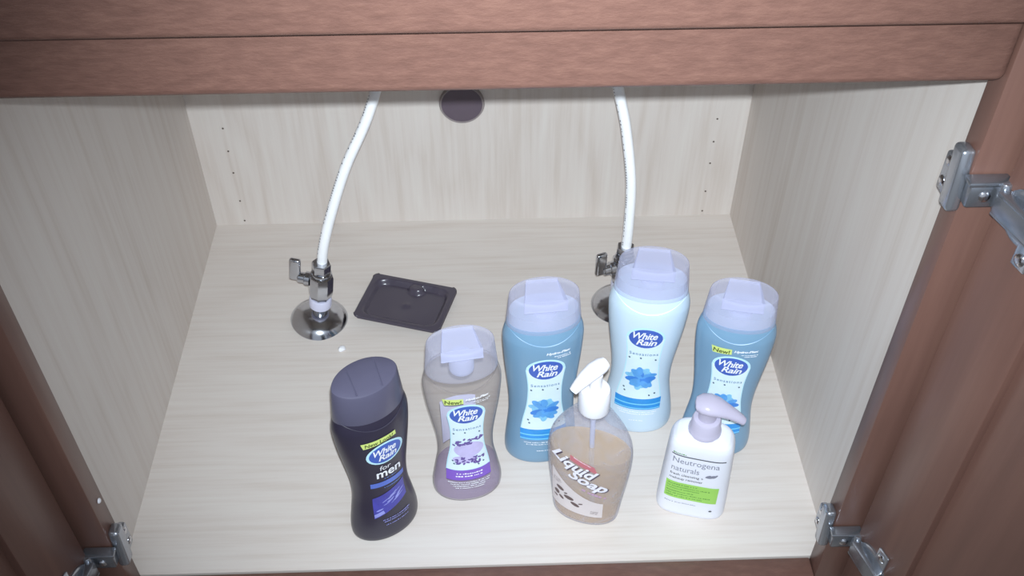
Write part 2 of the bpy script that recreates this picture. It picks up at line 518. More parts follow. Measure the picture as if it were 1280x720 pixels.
# ------------------------------------------------------------------ black tray and crumb
def tray():
    P = [Vector(p) for p in ((-0.1106, -0.0985, 0), (-0.0128, -0.1293, 0), (-0.0450, -0.1935, 0), (-0.1375, -0.1665, 0))]
    c = sum(P, Vector()) / 4
    exv = ((P[1] - P[0]) + (P[2] - P[3])) / 2
    L = exv.length
    ang = math.atan2(exv.y, exv.x)
    eyv = ((P[0] - P[3]) + (P[1] - P[2])) / 2
    ex = exv.normalized()
    Wt = abs(eyv.x * -ex.y + eyv.y * ex.x)
    t = thing('plastic_tray', 'shallow black plastic tray with rounded corners lying beside the chrome valve', 'tray', (c.x, c.y, 0), ang)
    nx, ny = 72, 52
    hx, hy, rc = L / 2, Wt / 2, 0.008
    bm = bmesh.new()
    grid = []
    def ss(a, b, x):
        x = max(0, min(1, (x - a) / (b - a)))
        return x * x * (3 - 2 * x)
    for j in range(ny + 1):
        row = []
        for i in range(nx + 1):
            u, v = (i / nx * 2 - 1) * hx, (j / ny * 2 - 1) * hy
            # pull corners in to a rounded rectangle
            du, dv = abs(u) - (hx - rc), abs(v) - (hy - rc)
            if du > 0 and dv > 0:
                m = max(du, dv)
                l = math.hypot(du, dv)
                k = m / l
                u = math.copysign(hx - rc + du * k, u)
                v = math.copysign(hy - rc + dv * k, v)
            # rounded inner well (superellipse distance)
            ix, iy = hx - 0.0060, hy - 0.0060
            q = ((abs(u) / ix) ** 6 + (abs(v) / iy) ** 6) ** (1 / 6)
            z = 0.0085 - 0.0068 * ss(0.86, 1.0, 1.86 - q)
            # thumb notch in the middle of the far edge, central dimple and ribs
            nd = math.hypot((u - 0.004) / 0.010, (v - (hy - 0.012)) / 0.007)
            z = max(z, 0.0085 - 0.0060 * ss(0.6, 1.1, nd))
            dd = math.hypot(u, v)
            z += 0.0016 * math.exp(-(dd / 0.004) ** 2)
            z += 0.0014 * math.exp(-((u + 0.004) / 0.016) ** 2) * ss(0.0, hy * 0.9, -v) * (1 if q < 0.86 else 0)
            if max(abs(u) / hx, abs(v) / hy) > 0.995:
                z -= 0.002
            row.append(bm.verts.new((u, v, max(z, 0.0012))))
        grid.append(row)
    for j in range(ny):
        for i in range(nx):
            bm.faces.new((grid[j][i], grid[j][i + 1], grid[j + 1][i + 1], grid[j + 1][i]))
    o = link('tray_shell', bm, M_TRAY, t, True)
    so = o.modifiers.new('thickness', 'SOLIDIFY')
    so.thickness = 0.0011
    so.offset = -1
tray()

bm = bmesh.new()
bmesh.ops.create_icosphere(bm, subdivisions=2, radius=0.0045)
for v in bm.verts:
    v.co *= random.uniform(0.75, 1.1)
    v.co.z = max(v.co.z * 0.7 + 0.0025, 0.0)
cr = link('crumb', bm, M_CRUMB, None, True, loc=(-0.1415, -0.2095, 0))
cr['label'] = 'small white crumb on the pale cabinet floor near the tray'
cr['category'] = 'crumb'

# ------------------------------------------------------------------ bottle surfaces and print
class Surf:
    """upright bottle whose cross-section is a superellipse; tab rows are (z, half width, half depth)"""
    def __init__(self, tab, ex=0.95, ey=1.05, s=1.0):
        self.tab = [(z * s, a * s, b * s) for z, a, b in tab]
        self.ex, self.ey = ex, ey
    def ab(self, z):
        return lerp_tab(self.tab, z, 1), lerp_tab(self.tab, z, 2)
    def ring(self, z, n, grow=0.0):
        a, b = self.ab(z)
        a += grow
        b += grow
        out = []
        for i in range(n):
            t = 2 * pi * i / n
            c, s = math.cos(t), math.sin(t)
            out.append(Vector((a * math.copysign(abs(c) ** self.ex, c), b * math.copysign(abs(s) ** self.ey, s), z)))
        return out
    def at(self, u, v, off=0.0003, side=-1):
        a, b = self.ab(v)
        c = min(0.999, abs(u) / a) ** (1 / self.ex)
        y = b * (math.sqrt(max(0, 1 - c * c)) ** self.ey)
        n = Vector((u / (a * a), side * max(y, 1e-4) / (b * b), 0)).normalized()
        return Vector((u, side * y, v)) + n * off
    def mesh(self, z0, z1, rows, n=56, grow=0.0, cap0=True, cap1=True):
        bm = bmesh.new()
        zs = [z0 + (z1 - z0) * i / rows for i in range(rows + 1)]
        keys = [t[0] for t in self.tab if z0 < t[0] < z1]
        zs = sorted(set(zs + keys))
        ring_loft(bm, [self.ring(z, n, grow) for z in zs], cap0, cap1)
        return bm

def emit(bm, pts, faces, f):
    vs_ = [bm.verts.new(f(*p)) for p in pts]
    for fc in faces:
        try:
            bm.faces.new([vs_[i] for i in fc])
        except ValueError:
            pass

def rows_patch(fl, fr, v0, v1, nv=24, nu=16):
    pts, fcs = [], []
    for j in range(nv + 1):
        v = v0 + (v1 - v0) * j / nv
        l, r = fl(v), fr(v)
        for i in range(nu + 1):
            pts.append((l + (r - l) * i / nu, v))
    for j in range(nv):
        for i in range(nu):
            k = j * (nu + 1) + i
            fcs.append((k, k + 1, k + nu + 2, k + nu + 1))
    return pts, fcs

def ellipse_patch(cu, cv, ru, rv, rot=0.0, n=28, rings=5, power=1.0):
    pts, fcs = [(cu, cv)], []
    c, s = math.cos(rot), math.sin(rot)
    for k in range(1, rings + 1):
        for i in range(n):
            t = 2 * pi * i / n
            x = ru * k / rings * math.cos(t)
            y = rv * k / rings * math.copysign(abs(math.sin(t)) ** power, math.sin(t))
            pts.append((cu + x * c - y * s, cv + x * s + y * c))
    for i in range(n):
        fcs.append((0, 1 + i, 1 + (i + 1) % n))
    for k in range(rings - 1):
        for i in range(n):
            a, b = 1 + k * n + i, 1 + k * n + (i + 1) % n
            fcs.append((a, a + n, b + n, b))
    return pts, fcs

def quad_patch(p0, p1, p2, p3, nu=10, nv=4):
    """p0 lower-left, p1 lower-right, p2 upper-right, p3 upper-left"""
    pts, fcs = [], []
    for j in range(nv + 1):
        for i in range(nu + 1):
            s, t = i / nu, j / nv
            x = (p0[0] * (1 - s) + p1[0] * s) * (1 - t) + (p3[0] * (1 - s) + p2[0] * s) * t
            y = (p0[1] * (1 - s) + p1[1] * s) * (1 - t) + (p3[1] * (1 - s) + p2[1] * s) * t
            pts.append((x, y))
    for j in range(nv):
        for i in range(nu):
            k = j * (nu + 1) + i
            fcs.append((k, k + 1, k + nu + 2, k + nu + 1))
    return pts, fcs

_tc = {}
def text_patch(body, cu, cv, width, rot=0.0, shear=0.0, bold=0.0, spacing=1.0, height=None):
    """text centred at (cu, cv), scaled so that it is `width` wide"""
    key = (body, shear, bold, spacing)
    if key not in _tc:
        cd = bpy.data.curves.new('t', 'FONT')
        cd.body = body
        cd.size = 1.0
        cd.shear = shear
        cd.offset = bold
        cd.space_character = spacing
        cd.resolution_u = 3
        to = bpy.data.objects.new('t', cd)
        C.objects.link(to)
        dg = bpy.context.evaluated_depsgraph_get()
        me = bpy.data.meshes.new_from_object(to.evaluated_get(dg))
        P = [(v.co.x, v.co.y) for v in me.vertices]
        F = [tuple(p.vertices) for p in me.polygons]
        bpy.data.objects.remove(to)
        bpy.data.curves.remove(cd)
        bpy.data.meshes.remove(me)
        x0, x1 = min(p[0] for p in P), max(p[0] for p in P)
        y0, y1 = min(p[1] for p in P), max(p[1] for p in P)
        P = [((p[0] - (x0 + x1) / 2) / (x1 - x0), (p[1] - (y0 + y1) / 2) / (x1 - x0)) for p in P]
        _tc[key] = (P, F, (y1 - y0) / (x1 - x0))
    P, F, asp = _tc[key]
    c, s = math.cos(rot), math.sin(rot)
    ky = 1.0 if height is None else height / (asp * width)
    out = []
    for x, y in P:
        x, y = x * width, y * width * ky
        out.append((cu + x * c - y * s, cv + x * s + y * c))
    return out, F

def dash_line(cu, cv, width, h, rnd, rot=0.0, gap=0.3):
    """a row of tiny blocks standing for a line of print too small to read"""
    pts, fcs = [], []
    x = -width / 2
    c, s = math.cos(rot), math.sin(rot)
    while x < width / 2:
        l = h * rnd.uniform(0.5, 1.3)
        hh = h * rnd.uniform(0.55, 1.0)
        k = len(pts)
        for a, b in ((x, -h / 2), (x + l, -h / 2), (x + l, -h / 2 + hh), (x, -h / 2 + hh)):
            pts.append((cu + a * c - b * s, cv + a * s + b * c))
        fcs.append((k, k + 1, k + 2, k + 3))
        x += l + h * (gap if rnd.random() < 0.75 else 0.9)
    return pts, fcs

class Print:
    """collects flat print on a bottle by colour layer"""
    def __init__(self, surf, parent, side=-1):
        self.s, self.p, self.side = surf, parent, side
    def add(self, name, mat, off, *patches, parent=None):
        bm = bmesh.new()
        for pts, fcs in patches:
            emit(bm, pts, fcs, lambda u, v: self.s.at(u, v, off, self.side))
        me_o = link(name, bm, mat, parent or self.p)
        if name in ('label_marks', 'fine_print', 'flower_petals', 'panel_print', 'swoosh_streaks', 'leaf_print', 'foot_print'):
            me_o['kind'] = 'stuff'      # print too fine to pick apart
        return me_o

# print colours
I_BORDER = plain('label_border', srgb(196, 236, 248), 0.4)
I_WHITE = plain('label_white', srgb(222, 242, 250), 0.4)
I_OVAL = plain('label_oval_blue', srgb(66, 98, 186), 0.35, noise=0.25, nscale=90)
I_OVAL2 = plain('label_oval_light', srgb(86, 126, 206), 0.35)
I_TEXT = plain('print_white', srgb(244, 246, 252), 0.4)
I_GREY = plain('print_grey', srgb(96, 132, 170), 0.5)
I_FLW1 = plain('flower_blue', srgb(92, 164, 234), 0.4, noise=0.3, nscale=180)
I_FLW2 = plain('flower_light_blue', srgb(132, 198, 244), 0.4, noise=0.25, nscale=180)
I_FLW3 = plain('flower_deep_blue', srgb(62, 134, 220), 0.4, noise=0.25, nscale=180)
I_BAND = plain('band_blue', srgb(52, 150, 226), 0.4, noise=0.2, nscale=120)
I_BAND2 = plain('band_cyan', srgb(126, 210, 246), 0.4)
I_LAV1 = plain('flower_violet', srgb(104, 82, 156), 0.4, noise=0.3, nscale=180)
I_LAV2 = plain('flower_lavender', srgb(200, 192, 236), 0.4, noise=0.2, nscale=120)
I_PURP = plain('band_purple', srgb(128, 88, 196), 0.4, noise=0.1)
I_TAG = plain('tag_lime', srgb(208, 224, 128), 0.45)
I_TAGT = plain('tag_print', srgb(72, 84, 40), 0.5)
I_MARK = plain('tiny_marks', srgb(70, 96, 120), 0.5)
I_SW1 = plain('swoosh_violet', srgb(74, 72, 168), 0.35, noise=0.35, nscale=110)
I_SW2 = plain('swoosh_pale', srgb(150, 154, 226), 0.35, noise=0.3, nscale=120)
I_STRIP = plain('strip_blue', srgb(92, 118, 206), 0.35, noise=0.15)

WR_TAB = [(0.000, 0.0285, 0.0180), (0.0025, 0.0312, 0.0205), (0.008, 0.0322, 0.0214), (0.018, 0.0318, 0.0212), (0.035, 0.0290, 0.0198), (0.055, 0.0256, 0.0184),
          (0.070, 0.0250, 0.0182), (0.085, 0.0260, 0.0186), (0.105, 0.0288, 0.0196), (0.125, 0.0316, 0.0207), (0.142, 0.0332, 0.0212), (0.153, 0.0334, 0.0208),
          (0.160, 0.0322, 0.0196), (0.166, 0.0304, 0.0182), (0.168, 0.0296, 0.0176)]
CAP_TAB = [(0.1640, 0.0303, 0.0182), (0.1655, 0.0307, 0.0185), (0.180, 0.0294, 0.0179), (0.1945, 0.0280, 0.0171), (0.1962, 0.0276, 0.0168), (0.1970, 0.0268, 0.0161)]

def waist(tab, k):
    """soften the waist: k = 1 keeps it, 0 removes it"""
    out = []
    for z, a, b in tab:
        if 0.01 < z < 0.15:
            ref = 0.0322 + (0.0334 - 0.0322) * z / 0.15
            a = ref + (a - ref) * k
        out.append((z, a, b))
    return out

def ridge(surf, parent, mat, s, z0=0.1545, dz=0.011, um=0.0285, r=0.0007):
    bm = bmesh.new()
    pts = []
    for i in range(33):
        u = (i / 32 * 2 - 1) * um * s
        v = (z0 + dz * (u / (um * s)) ** 2) * s
        pts.append(surf.at(u, v, 0.0002))
    tube(bm, pts, [r * s * (0.25 + 0.75 * math.sin(pi * i / 32)) for i in range(33)], 8)
    return link('shoulder_ridge', bm, mat, parent, True)

CAP_FROST = thin_plastic('frosted_cap', (0.96, 0.96, 1.0, 1), srgb(216, 218, 238), 0.17, rough=0.22, edge=0.42)
CAP_INNER = thin_plastic('cap_inner_wedge', (0.96, 0.96, 1.0, 1), srgb(222, 226, 250), 0.45, rough=0.3, edge=0.3)
CAP_SKIRT = thin_plastic('cap_milky_skirt', (0.95, 0.96, 1.0, 1), srgb(226, 232, 250), 0.55, rough=0.4, edge=0.2)

def flip_cap(parent, s, milky, ex=0.95, ey=1.05):
    """frosted flip-top: oval shell with a trapezoid thumb scoop and the spout plug seen through it"""
    cs = Surf(CAP_TAB, ex, ey, s)
    shell = link('cap', cs.mesh(0.1640 * s, 0.1970 * s, 8, 56, cap0=False), CAP_FROST, parent, True)
    # scoop: a sloping trapezoid with side walls
    bm = bmesh.new()
    f = lambda x, y, z: bm.verts.new((x * s, y * s, z * s))
    bt = [f(-0.0125, 0.0148, 0.1955), f(0.0125, 0.0148, 0.1955), f(0.0172, -0.0105, 0.1955), f(-0.0172, -0.0105, 0.1955)]
    lo = [f(-0.0125, 0.0146, 0.1930), f(0.0125, 0.0146, 0.1930), f(0.0172, -0.0120, 0.1855), f(-0.0172, -0.0120, 0.1855)]
    for i in range(4):
        j = (i + 1) % 4
        bm.faces.new((bt[i], bt[j], lo[j], lo[i]))
    bm.faces.new(lo)
    scoop_pts = [v.co.copy() for v in lo]
    link('thumb_scoop', bm, CAP_INNER, shell)
    bm = bmesh.new()
    tube(bm, [scoop_pts[3], scoop_pts[2]], 0.00055 * s, 8)
    link('scoop_lip', bm, CAP_INNER, shell, True)
    for a, b in ((0, 3), (1, 2)):
        bm = bmesh.new()
        tube(bm, [scoop_pts[a], scoop_pts[b]], 0.00028 * s, 6)
        link('scoop_edge', bm, CAP_INNER, shell, True)
    if milky:
        link('inner_skirt', cs.mesh(0.1645 * s, 0.1790 * s, 5, 48, grow=-0.0016, cap0=False), CAP_SKIRT, shell, True)
    # spout plug under the scoop
    bm = bmesh.new()
    lathe(bm, [(0.0105 * s, 0.166 * s), (0.0105 * s, 0.179 * s), (0.0095 * s, 0.1815 * s), (0.0055 * s, 0.182 * s), (0.0050 * s, 0.185 * s), (0.0036 * s, 0.1855 * s)], 28, Matrix.Translation((0, -0.002 * s, 0)))
    link('spout_plug', bm, CAP_INNER, shell, True)
    return shell

def oval_logo(pr, lab, s, cu, cv, ru=0.0140, rv=0.0115, rot=0.0, border=True):
    if border:
        pr.add('logo_border', I_BORDER, 0.00030, ellipse_patch(cu * s, cv * s, (ru + 0.0022) * s, (rv + 0.0020) * s, rot), parent=lab)
    pr.add('logo_oval', I_OVAL, 0.00045, ellipse_patch(cu * s, cv * s, ru * s, rv * s, rot), parent=lab)
    c, sn = math.cos(rot), math.sin(rot)
    def P(x, y):
        return cu * s + (x * c - y * sn) * s, cv * s + (x * sn + y * c) * s
    a, b = P(-0.0006, 0.0037), P(0.0010, -0.0042)
    pr.add('logo_lettering', I_TEXT, 0.0006,
           text_patch('White', a[0], a[1], 0.0205 * s, rot, 0.3, 0.02, 0.95, height=0.0080 * s),
           text_patch('Rain', b[0], b[1], 0.0172 * s, rot, 0.3, 0.02, 0.95, height=0.0074 * s), parent=lab)

def lime_tag(pr, parent, s, cu, cv, rot, text, wt=0.0185, ht=0.0062, flare=0.0012):
    c, sn = math.cos(rot), math.sin(rot)
    q = []
    for x, y in ((-wt / 2 + 0.0012, -ht / 2), (wt / 2, -ht / 2 + flare), (wt / 2, ht / 2 - 0.2 * flare), (-wt / 2, ht / 2)):
        q.append(((cu + x * c - y * sn) * s, (cv + x * sn + y * c) * s))
    pr.add('new_tag', I_TAG, 0.00062, quad_patch(*q), parent=parent)
    pr.add('tag_lettering', I_TAGT, 0.00080, text_patch(text, cu * s, cv * s, wt * 0.82 * s, rot, 0.1, 0.02, 1.0, height=ht * 0.62 * s), parent=parent)

def sensations_label(pr, root, s, rnd, tag, band='blue', hydro=True, bl=0.0190):
    """hourglass label: oval logo on top, picture below, coloured band at the foot"""
    ctr = 0.0
    def half(v):
        v /= s
        return lerp_tab([(0.046, bl), (0.060, bl * 0.90), (0.080, 0.0142), (0.100, 0.0134), (0.112, 0.0140), (0.126, 0.0156)], v) * s
    lab = pr.add('front_label', I_BORDER, 0.00022, rows_patch(lambda v: -half(v) - 0.0009 * s, lambda v: half(v) + 0.0009 * s, 0.0465 * s, 0.126 * s, 30, 16))
    pr.add('label_field', I_WHITE, 0.00032, rows_patch(lambda v: -half(v), lambda v: half(v), 0.0475 * s, 0.126 * s, 30, 16), parent=lab)
    oval_logo(pr, lab, s, 0.0, 0.1265)
    pr.add('range_lettering', I_GREY, 0.00055, text_patch('Sensations', 0, 0.1068 * s, 0.0240 * s, 0, 0.0, 0.012, 1.25, height=0.0035 * s), parent=lab)
    dots = [ellipse_patch(x * s, y * s, 0.0008 * s, 0.0011 * s, 0.4, 10, 2) for x, y in ((-0.0115, 0.1005), (-0.002, 0.1015), (0.0105, 0.0995), (-0.0125, 0.0560), (-0.0135, 0.0600), (0.009, 0.0525), (0.0135, 0.0545))]
    pr.add('label_marks', I_MARK, 0.00055, *dots, parent=lab)
    if band == 'blue':
        lay = {0: [], 1: [], 2: []}
        for ring_i, (rr, n_, ln, wd) in enumerate(((0.0088, 11, 0.0056, 0.0030), (0.0058, 9, 0.0046, 0.0026), (0.0026, 6, 0.0032, 0.0019))):
            for k in range(n_):
                t = 2 * pi * (k + 0.5 * ring_i) / n_ + rnd.uniform(-0.15, 0.15)
                q = rr * rnd.uniform(0.85, 1.1)
                lay[(k + ring_i) % 3].append(ellipse_patch(q * 0.95 * math.cos(t) * s, (0.0745 + q * 1.15 * math.sin(t)) * s, ln * rnd.uniform(0.85, 1.1) * s, wd * s, t + rnd.uniform(-0.25, 0.25), 16, 3))
        pr.add('flower_base', I_FLW2, 0.00048, ellipse_patch(0, 0.0745 * s, 0.0105 * s, 0.0130 * s, 0, 28, 5), parent=lab)
        pr.add('flower_petals', I_FLW2, 0.00056, *lay[2], parent=lab)
        pr.add('flower_petals', I_FLW1, 0.00064, *lay[1], parent=lab)
        pr.add('flower_petals', I_FLW3, 0.00072, *lay[0][::2], parent=lab)
        pr.add('flower_petals', I_FLW1, 0.00080, *lay[0][1::2], parent=lab)
        lo = lambda v: bl * 1.0 * s + 0.0010 * s
        wav = lambda k, z: None
        pr.add('label_band', I_BAND, 0.00034, rows_patch(lambda v: -lo(v), lo, 0.0340 * s, 0.0475 * s, 8, 16), parent=lab)
        pr.add('band_stripe', I_BAND2, 0.00048, rows_patch(lambda v: -lo(v), lo, 0.0400 * s, 0.0414 * s, 1, 16),
               rows_patch(lambda v: -lo(v), lo, 0.0350 * s, 0.0362 * s, 1, 16), parent=lab)
        pr.add('fine_print', I_TEXT, 0.00055, *[dash_line(0, z * s, wd * s, 0.0011 * s, rnd) for z, wd in ((0.0310, 0.034), (0.0285, 0.030), (0.0205, 0.012))], parent=lab)
    else:
        fl = []
        for k in range(34):
            x = rnd.uniform(-0.0125, 0.0125)
            y = 0.0880 + 0.25 * x + rnd.uniform(-0.0050, 0.0050) * (1 - abs(x) / 0.02)
            fl.append(ellipse_patch(x * s, y * s, 0.0017 * s, 0.0010 * s, rnd.uniform(0, 3), 12, 2))
        for k in range(30):
            x = rnd.uniform(-0.012, 0.014)
            y = 0.0610 - 0.15 * abs(x) + rnd.uniform(-0.0045, 0.0045)
            fl.append(ellipse_patch(x * s, y * s, 0.0018 * s, 0.0010 * s, rnd.uniform(0, 3), 12, 2))
        pr.add('flower_wash', I_LAV2, 0.00044, ellipse_patch(0.001 * s, 0.0760 * s, 0.0130 * s, 0.0110 * s), ellipse_patch(-0.003 * s, 0.062 * s, 0.0105 * s, 0.0055 * s), parent=lab)
        pr.add('flower_petals', I_LAV1, 0.00058, *fl, parent=lab)
        hw = lambda v: (0.0195 + (0.046 * s - v) * 0.06) * s
        pr.add('label_band', I_PURP, 0.00034, rows_patch(lambda v: -hw(v), hw, 0.0335 * s, 0.0470 * s, 6, 16), parent=lab)
        pr.add('fine_print', I_TEXT, 0.00055, *[dash_line(0, z * s, wd * s, h * s, rnd) for z, wd, h in ((0.0425, 0.022, 0.0017), (0.0390, 0.024, 0.0017), (0.0305, 0.038, 0.0012), (0.0280, 0.034, 0.0012), (0.0255, 0.030, 0.0012), (0.0230, 0.026, 0.0012))], parent=lab)
    if tag:
        lime_tag(pr, lab, s, -0.0105, 0.1445, 0.06, 'New!', 0.0170, 0.0075)
    if hydro:
        pr.add('variant_lettering', I_TEXT, 0.0006, text_patch('Hydro-Plex', 0.0098 * s, 0.1465 * s, 0.0200 * s, 0.04, 0.25, 0.03, 0.95, height=0.0034 * s),
               dash_line(0.0128 * s, 0.1430 * s, 0.013 * s, 0.0011 * s, rnd), dash_line(0.0140 * s, 0.1410 * s, 0.010 * s, 0.0011 * s, rnd), parent=lab)
    return lab

def wash_bottle(name, label, cat, loc, rz, s, bodymat, kind, wk=1.0, tag=False, hydro=True, lean=(0, 0), seed=1):
    root = thing(name, label, cat, loc, rot=(math.radians(lean[0]), math.radians(lean[1]), math.radians(rz)))
    sf = Surf(waist(WR_TAB, wk), 0.95, 1.05, s)
    body = link('bottle_body', sf.mesh(0, 0.168 * s, 44), bodymat, root, True)
    ridge(sf, root, bodymat, s)
    flip_cap(root, s, kind == 'blue')
    pr = Print(sf, root)
    rnd = random.Random(seed)
    sensations_label(pr, root, s, rnd, tag, kind, hydro)
    return root, sf

B_TEAL = plain('teal_gel', srgb(120, 156, 184), 0.28, sss=0.0, noise=0.05, nscale=20)
B_PALE = plain('pale_aqua_lotion', srgb(206, 226, 242), 0.3, noise=0.04, nscale=20)
wash_bottle('body_wash_bottle', 'teal body wash bottle with frosted cap standing behind the amber soap pump', 'bottle', (0.0612, -0.3415, 0), 5, 1.06, B_TEAL, 'blue', wk=0.55, seed=4)
wash_bottle('body_wash_bottle', 'opaque pale aqua body wash bottle with frosted cap in front of the hidden valve', 'bottle', (0.1572, -0.3085, 0), -9, 1.07, B_PALE, 'blue', wk=0.85, hydro=False, seed=9)
wash_bottle('body_wash_bottle', 'teal body wash bottle with lime new tag standing behind the white pump bottle', 'bottle', (0.2300, -0.3395, 0), -13, 1.02, B_TEAL, 'blue', wk=0.7, tag=True, seed=12)

# clear lavender bottle -------------------------------------------------
B_CLEAR = thin_plastic('clear_bottle_wall', (0.955, 0.95, 0.955, 1), srgb(140, 135, 142), 0.05, rough=0.08, edge=0.85, pw=2.6)
B_GEL = thin_plastic('lavender_gel', (0.95, 0.925, 0.98, 1), srgb(180, 164, 214), 0.09, rough=0.15, edge=0.2, pw=2.0)
I_BACK = plain('back_label_lilac', srgb(222, 218, 240), 0.5)
root, sf = wash_bottle('body_wash_bottle', 'see-through body wash bottle with lavender flower label beside the black bottle', 'bottle', (-0.0090, -0.3835, 0), 8.5, 1.0, B_CLEAR, 'lavender', wk=1.0, tag=True, seed=21)
bm = sf.mesh(0.003, 0.040, 12, 48, grow=-0.0014)
link('gel', bm, B_GEL, root, True)
prb = Print(sf, root, side=1)
prb.add('back_label', I_BACK, -0.0006, rows_patch(lambda v: -0.0195, lambda v: 0.013, 0.050, 0.106, 16, 16))

# black bottle ----------------------------------------------------------
B_BLACK = plain('black_navy_plastic', srgb(48, 44, 60), 0.3, noise=0.04)
B_CAPG = plain('slate_cap_plastic', srgb(88, 86, 106), 0.3, noise=0.04)
def black_bottle():
    s = 1.0
    root = thing('shower_gel_bottle', 'black body wash bottle with slate grey disc cap beside the clear bottle', 'bottle', (-0.0835, -0.4205, 0), 32.0 * pi / 180)
    sf = Surf(waist(WR_TAB, 0.9), 0.95, 1.08, s)
    link('bottle_body', sf.mesh(0, 0.168 * s, 44), B_BLACK, root, True)
    ridge(sf, root, B_BLACK, s)
    # disc cap: lens-shaped, top slopes down to the front
    bm = bmesh.new()
    n = 56
    def crown(x, y, inset=0.0):
        return (0.1965 + 0.16 * y)
    rings = []
    cs = Surf([(0.163, 0.0310, 0.0186), (0.167, 0.0312, 0.0188), (0.20, 0.0288, 0.0182)], 0.97, 1.16)
    for k, (zf, g) in enumerate(((0.0, 0.0), (0.05, 0.0004), (0.5, -0.0004), (0.93, -0.0012), (0.985, -0.0018), (1.0, -0.0030))):
        ring = []
        for i in range(n):
            t = 2 * pi * i / n
            c, sn = math.cos(t), math.sin(t)
            a, b = 0.0310 + g - 0.0016 * zf, 0.0188 + g - 0.0004 * zf
            x = a * math.copysign(abs(c) ** 0.97, c)
            y = b * math.copysign(abs(sn) ** 1.16, sn)
            zt = crown(x, y)
            ring.append(Vector((x, y, 0.1625 + (zt - 0.1625) * zf)))
        rings.append(ring)
    # gently domed top
    for q, dz in ((0.66, 0.0010), (0.33, 0.0016), (0.03, 0.0018)):
        ring = []
        for p in rings[5]:
            x, y = p.x * q, p.y * q
            ring.append(Vector((x, y, crown(x, y) + dz)))
        rings.append(ring)
    ring_loft(bm, rings, True, True)
    cap = link('disc_cap', bm, B_CAPG, root, True)
    # the two seams of the tilting disc
    for x0, x1 in ((-0.0130, -0.0090), (0.0085, 0.0150)):
        bm = bmesh.new()
        pts = []
        for i in range(13):
            t = i / 12
            x = x0 + (x1 - x0) * t
            bmax = 0.0150 * (1 - (abs(x) / 0.0275) ** 2) ** 0.58
            y = -bmax + 2 * bmax * t
            q = max(abs(x) / 0.027, math.hypot(x / 0.027, y / 0.0155))
            pts.append((x, y, crown(x, y) + 0.0018 * max(0, 1 - q) + 0.0001))
        tube(bm, pts, 0.00065, 8)
        cutter = link('seam_cutter', bm, B_CAPG)
        cutter.location = root.location
        cutter.rotation_euler = root.rotation_euler
        md = cap.modifiers.new('groove', 'BOOLEAN')
        md.operation = 'DIFFERENCE'
        md.solver = 'EXACT'
        md.object = cutter
        dg = bpy.context.evaluated_depsgraph_get()
        dg.update()
        cut = bpy.data.meshes.new_from_object(cap.evaluated_get(dg))
        cap.modifiers.remove(md)
        cap.data = cut
        bpy.data.objects.remove(cutter)
    pr = Print(sf, root)
    rnd = random.Random(5)
    lab = pr.add('front_print', I_STRIP, 0.0003, rows_patch(lambda v: -0.0150, lambda v: 0.0165, 0.0770, 0.0835, 4, 14))
    lime_tag(pr, lab, 1.0, -0.0035, 0.1405, 0.06, 'New Look!', 0.0300, 0.0070, 0.0016)
    oval_logo(pr, lab, 1.0, 0.0010, 0.1225, 0.0148, 0.0118, 0.04)
    pr.add('variant_lettering', I_TEXT, 0.0006, text_patch('for', -0.001, 0.1035, 0.0100, 0, 0.1, 0.0, 1.0, height=0.0062),
           text_patch('men', 0.0020, 0.0940, 0.0225, 0, 0.0, 0.02, 1.0, height=0.0080), parent=lab)
    pr.add('fine_print', I_OVAL2, 0.0006, dash_line(0.002, 0.0872, 0.010, 0.0012, rnd), dash_line(0.004, 0.0745, 0.016, 0.0012, rnd), parent=lab)
    pr.add('swoosh_field', I_SW1, 0.0003, quad_patch((-0.0165, 0.0350), (0.0165, 0.0480), (0.0150, 0.0720), (-0.0150, 0.0620), 12, 8), parent=lab)
    sw = []
    for k in range(16):
        t = k / 15
        x = -0.011 + 0.022 * rnd.random()
        y = 0.0415 + 0.45 * (x + 0.012) + 0.010 * rnd.random() + 0.003
        sw.append(ellipse_patch(x, y, rnd.uniform(0.0028, 0.0058), rnd.uniform(0.0004, 0.0010), rnd.uniform(0.25, 0.75), 16, 2))
    sw.append(quad_patch((-0.0160, 0.0362), (-0.0070, 0.0398), (-0.0080, 0.0440), (-0.0160, 0.0405), 8, 2))
    pr.add('swoosh_streaks', I_SW2, 0.0005, *sw, parent=lab)
    pr.add('fine_print', I_SW2, 0.0006, *[dash_line(0.003, z, wd, 0.0011, rnd) for z, wd in ((0.0310, 0.026), (0.0285, 0.024), (0.0240, 0.022))], parent=lab)
black_bottle()

# ------------------------------------------------------------------ pumps
def loft_spout(bm, stations, n=20):
    """stations: (point, half width sideways, half height up)"""
    rings = []
    P = [Vector(s[0]) for s in stations]
    for i, (p, a, b) in enumerate(stations):
        t = (P[min(i + 1, len(P) - 1)] - P[max(i - 1, 0)]).normalized()
        sd = t.cross(Vector((0, 0, 1))).normalized()
        upv = sd.cross(t)
        rings.append([Vector(p) + sd * a * math.cos(2 * pi * k / n) + upv * b * math.sin(2 * pi * k / n) for k in range(n)])
    ring_loft(bm, rings)

